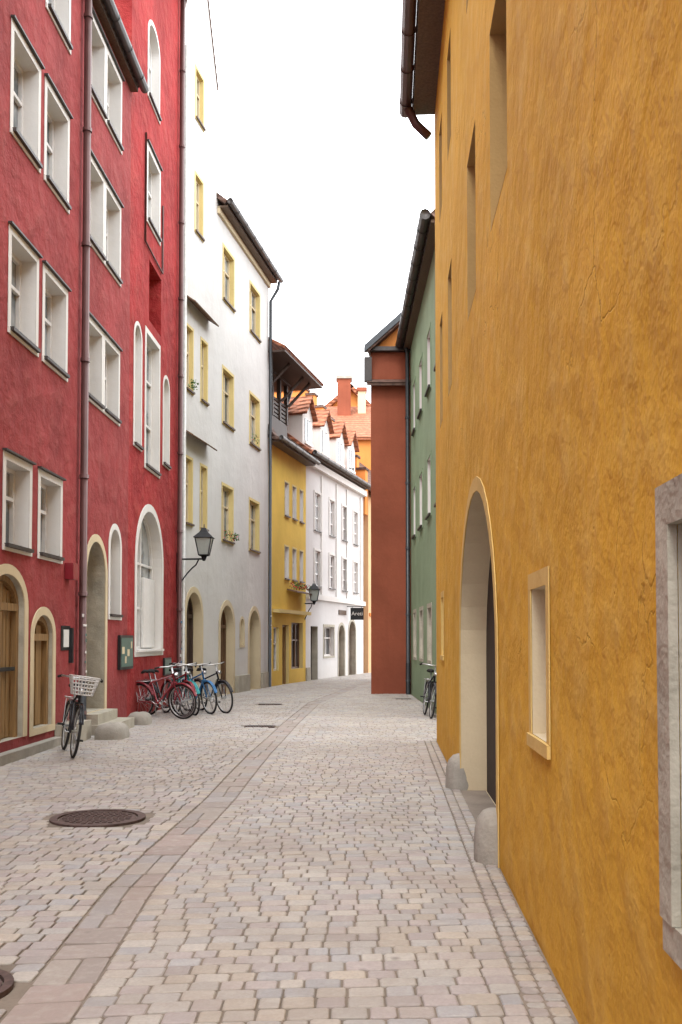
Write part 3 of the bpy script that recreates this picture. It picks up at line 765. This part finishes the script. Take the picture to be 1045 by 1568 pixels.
def stone(c4, z, ins, ch, col, dome=0):
    c4 = [np.array(p) for p in c4]; o8 = []
    for i in range(4):
        a, p, q = c4[i], c4[i-1], c4[(i+1) % 4]
        for r in (p, q):
            dv = r-a; L = np.hypot(*dv)+1e-6; o8.append(a+dv/L*min(ch, L*.3))
    cen = sum(o8)/8; base = len(V)
    half = min(np.hypot(*(c4[1]-c4[0])), np.hypot(*(c4[3]-c4[0])))/2
    tx, ty = R(-.022, .022), R(-.022, .022)
    for (f, dz) in ((1, -.025), (1-.0015/half, -.005), (1-ins*.45/half, -.0012), (1-ins/half, 0)):
        for p in o8:
            q = cen+(p-cen)*f; V.append((q[0], q[1], z+dz+(q[0]-cen[0])*tx+(q[1]-cen[1])*ty))
    V.append((cen[0], cen[1], z+dome))
    for k in range(3):
        for j in range(8):
            Fc.append((base+k*8+j, base+k*8+(j+1) % 8, base+k*8+8+(j+1) % 8, base+k*8+8+j))
    for j in range(8): Fc.append((base+24+j, base+24+(j+1) % 8, base+32))
    C.extend([col]*33)
def warp(x, y): return y+.05*x+.03*math.sin(x*1.1+y*.13)+.010*math.sin(x*2.7+y*.9)
def dip(x, y): return -.018*math.exp(-((x-xs(y))/.45)**2)+.010*math.sin(x*.9+y*.5)*math.sin(y*.35)
def blocked(x, y, m=.05):
    for (a, c, r) in MH:
        if (x-a)**2+(y-c)**2 < (r+m)**2: return True
    for (a, b_, c, d) in GR:
        if a-m < x < b_+m and c-m < y < d+m: return True
    return False
y = 1.0
while y < 56:
    h = R(.100, .128)*(1 if y < 26 else 1.35)
    ym = y+h/2
    segs = [(wl(ym)+.01, xs(ym)-.15), (xs(ym)+.15, wr(ym)-(.19 if ym < 15.3 else .02))]
    for (a, c) in segs:
        if c-a < .1: continue
        ws = []; t = 0
        while t < c-a:
            w = R(.105, .19); ws.append(w); t += w
        k = (c-a)/t; x = a
        for w in ws:
            w *= k; g = .003; j = lambda: R(-.0024, .0024)
            if not blocked(x+w/2, warp(x+w/2, ym)):
                q = [(x+g+j(), warp(x+g, y+g)+j()), (x+w-g+j(), warp(x+w-g, y+g)+j()), (x+w-g+j(), warp(x+w-g, y+h-g)+j()), (x+g+j(), warp(x+g, y+h-g)+j())]
                bc = random.choice(pal); f = R(.88, 1.08)
                stone(q, dip(x, y)+R(-.002, .002), .011, .010, (bc[0]*f, bc[1]*f, bc[2]*f, 1), .0006)
            x += w
    y += h
y = .8
while y < 50:
    L = R(.2, .36); a, c = xs(y), xs(y+L); g = .004
    spl = [(-.148, .148)] if R(0, 1) < .45 else [(-.148, R(-.03, .03)), None]
    if spl[-1] is None: spl[-1] = (spl[0][1], .148)
    for (p, q) in spl:
        quad = [(a+p+g, warp(a+p, y)+g), (a+q-g, warp(a+q, y)+g), (c+q-g, warp(c+q, y+L)-g), (c+p+g, warp(c+p, y+L)-g)]
        bc = random.choice([(.32, .275, .25), (.34, .275, .25), (.31, .29, .285), (.35, .31, .275)]); f = R(.85, 1.06)
        stone(quad, dip(a, y)+R(-.002, .002), .010, .014, (bc[0]*f, bc[1]*f, bc[2]*f, 1))
    y += L
y = .8
while y < 15.2:
    h = R(.07, .10); x = wr(y)-.185
    for w in (.09, .09):
        g = .003
        q = [(x+g, warp(x, y)+g), (x+w-g, warp(x, y)+g), (x+w-g, warp(x, y)+h-g), (x+g, warp(x, y)+h-g)]
        q = [(a+R(-.003, .003), c+R(-.003, .003)) for a, c in q]
        bc = random.choice(pal); f = R(.8, .98)
        stone(q, R(-.003, .001), .012, .014, (bc[0]*f, bc[1]*f*.98, bc[2]*f*.94, 1), .001)
        x += w
    y += h
me = bpy.data.meshes.new('cobblestone_street')
me.from_pydata(V, [], Fc)
at = me.attributes.new('stone_col', 'FLOAT_COLOR', 'POINT')
at.data.foreach_set('color', np.array(C, dtype=np.float32).ravel())
m, nt, p = newmat('granite_setts')
a = N(nt, 'ShaderNodeAttribute', attribute_name='stone_col')
co = N(nt, 'ShaderNodeTexCoord').outputs['Object']
n1 = noise(nt, co, .9, 5, .6); n2 = noise(nt, co, 60, 3); n3 = noise(nt, co, 12, 4)
c = mixc(nt, mapr(nt, n2, .35, .7, 0, .4), a.outputs['Color'], (.25, .23, .205))
c = mixc(nt, mapr(nt, n3, .5, .75, 0, .35), c, (.50, .475, .43))
c = mixc(nt, mapr(nt, n1, .45, .68, 0, .55), c, (.27, .225, .185))
v = N(nt, 'ShaderNodeTexVoronoi'); v.inputs['Scale'].default_value = 3.2; nt.links.new(co, v.inputs['Vector'])
c = mixc(nt, mapr(nt, v.outputs[0], .04, .10, .6, 0), c, (.13, .115, .10))
nt.links.new(c, p.inputs['Base Color'])
bp = N(nt, 'ShaderNodeBump'); bp.inputs['Strength'].default_value = .4; bp.inputs['Distance'].default_value = .006
nt.links.new(math_(nt, 'ADD', n2, n3), bp.inputs['Height']); nt.links.new(bp.outputs[0], p.inputs['Normal'])
p.inputs['Roughness'].default_value = .62; p.inputs['Specular IOR Level'].default_value = .35
me.materials.append(m)
o = bpy.data.objects.new('cobblestone_street', me); sc.collection.objects.link(o)

M['sand'] = stucco('joint_sand', (.22, .185, .15), .2, .4, 0, big=2)
me = bpy.data.meshes.new('ground')
gx = [-400, -60, -20, -6, -4, -2, 0, 2, 6, 20, 60, 400]; gy = [-300, -20, 0, 5, 10, 15, 20, 25, 30, 40, 60, 120, 900]
vs = [(x, y, -.030) for y in gy for x in gx]; nx = len(gx)
me.from_pydata(vs, [], [(j*nx+i, j*nx+i+1, (j+1)*nx+i+1, (j+1)*nx+i) for j in range(len(gy)-1) for i in range(nx-1)])
me.materials.append(M['sand']); o = bpy.data.objects.new('ground', me); sc.collection.objects.link(o)
# sand bedding that fills the joints, following the dished street surface
vs = []; fs = []; ny = 0; yy = 0.6; K = 24
while yy < 56:
    for k in range(K+1):
        x = wl(yy)-.05+(wr(yy)+.3-wl(yy))*k/K
        vs.append((x, yy, dip(x, yy)-.0095))
    yy += .35; ny += 1
for j in range(ny-1):
    for k in range(K): fs.append((j*(K+1)+k, j*(K+1)+k+1, (j+1)*(K+1)+k+1, (j+1)*(K+1)+k))
me = bpy.data.meshes.new('paving_bed'); me.from_pydata(vs, [], fs); me.materials.append(M['sand'])
o2 = bpy.data.objects.new('paving_bed', me); sc.collection.objects.link(o2)

for (x, y, r) in MH:
    b = B('manhole_cover'); zo = .006
    for (ra, rb, za) in ((0, .80, -.004), (.84, 1.0, .004)):
        n = 48; vs = []; fs = []
        for i in range(n):
            a = 2*math.pi*i/n; cs, sn = math.cos(a), math.sin(a)
            vs += [(x+cs*r*ra, y+sn*r*ra, za+zo), (x+cs*r*rb, y+sn*r*rb, za+zo), (x+cs*r*rb, y+sn*r*rb, -.03), (x+cs*r*ra, y+sn*r*ra, -.03)]
        for i in range(n):
            j = (i+1) % n
            fs += [(i*4, i*4+1, j*4+1, j*4), (i*4+1, i*4+2, j*4+2, j*4+1), (i*4+3, i*4, j*4, j*4+3)]
        b.add('cover' if ra == 0 else 'rim', 'manhole', vs, fs)
    g = -r*.72
    while g < r*.72:
        w = math.sqrt(max(0, (r*.74)**2-g*g)); q = -w
        while q+.035 < w:
            b.box('tread_pattern', 'manhole', x+q, x+q+.035, y+g, y+g+.03, zo-.003, zo+.004); q += .055
        g += .055
    b.finish()
for (a, c, d, e) in GR:
    b = B('drain_cover'); b.box('frame', 'manhole', a, c, d, e, -.03, .002)
    q = a+.03
    while q < c-.04: b.box('bars', 'iron', q, q+.025, d+.03, e-.03, .0025, .008); q += .05
    b.finish()

# ------------------------------------------------------------------ light, sky
w = bpy.data.worlds.new('World'); sc.world = w; w.use_nodes = True; nt = w.node_tree
bg = nt.nodes['Background']; sky = nt.nodes.new('ShaderNodeTexSky'); sky.sky_type = 'NISHITA'; sky.sun_disc = False
sky.sun_elevation = math.radians(52); sky.sun_rotation = math.radians(195); sky.dust_density = 4
mx = mixc(nt, .90, sky.outputs[0], (32.6, 33.2, 34.0))
nt.links.new(mx, bg.inputs['Color']); bg.inputs['Strength'].default_value = .15
sun = bpy.data.lights.new('sun', 'SUN'); sun.energy = 1.5; sun.angle = math.radians(14); sun.color = (1, .97, .92)
so = bpy.data.objects.new('sun', sun); sc.collection.objects.link(so); so.rotation_euler = (math.radians(38), 0, math.radians(-15))

cam = bpy.data.cameras.new('camera'); co_ = bpy.data.objects.new('camera', cam); sc.collection.objects.link(co_)
cam.sensor_fit = 'VERTICAL'; cam.sensor_height = 36; cam.sensor_width = 24; cam.lens = 34.44; cam.shift_y = .0916
cam.clip_end = 2000; cam.clip_start = .05
co_.location = (0, 0, 1.56); co_.rotation_euler = (math.radians(92), 0, 0)
sc.camera = co_
sc.view_settings.view_transform = 'Standard'; sc.view_settings.look = 'None'; sc.view_settings.exposure = 0
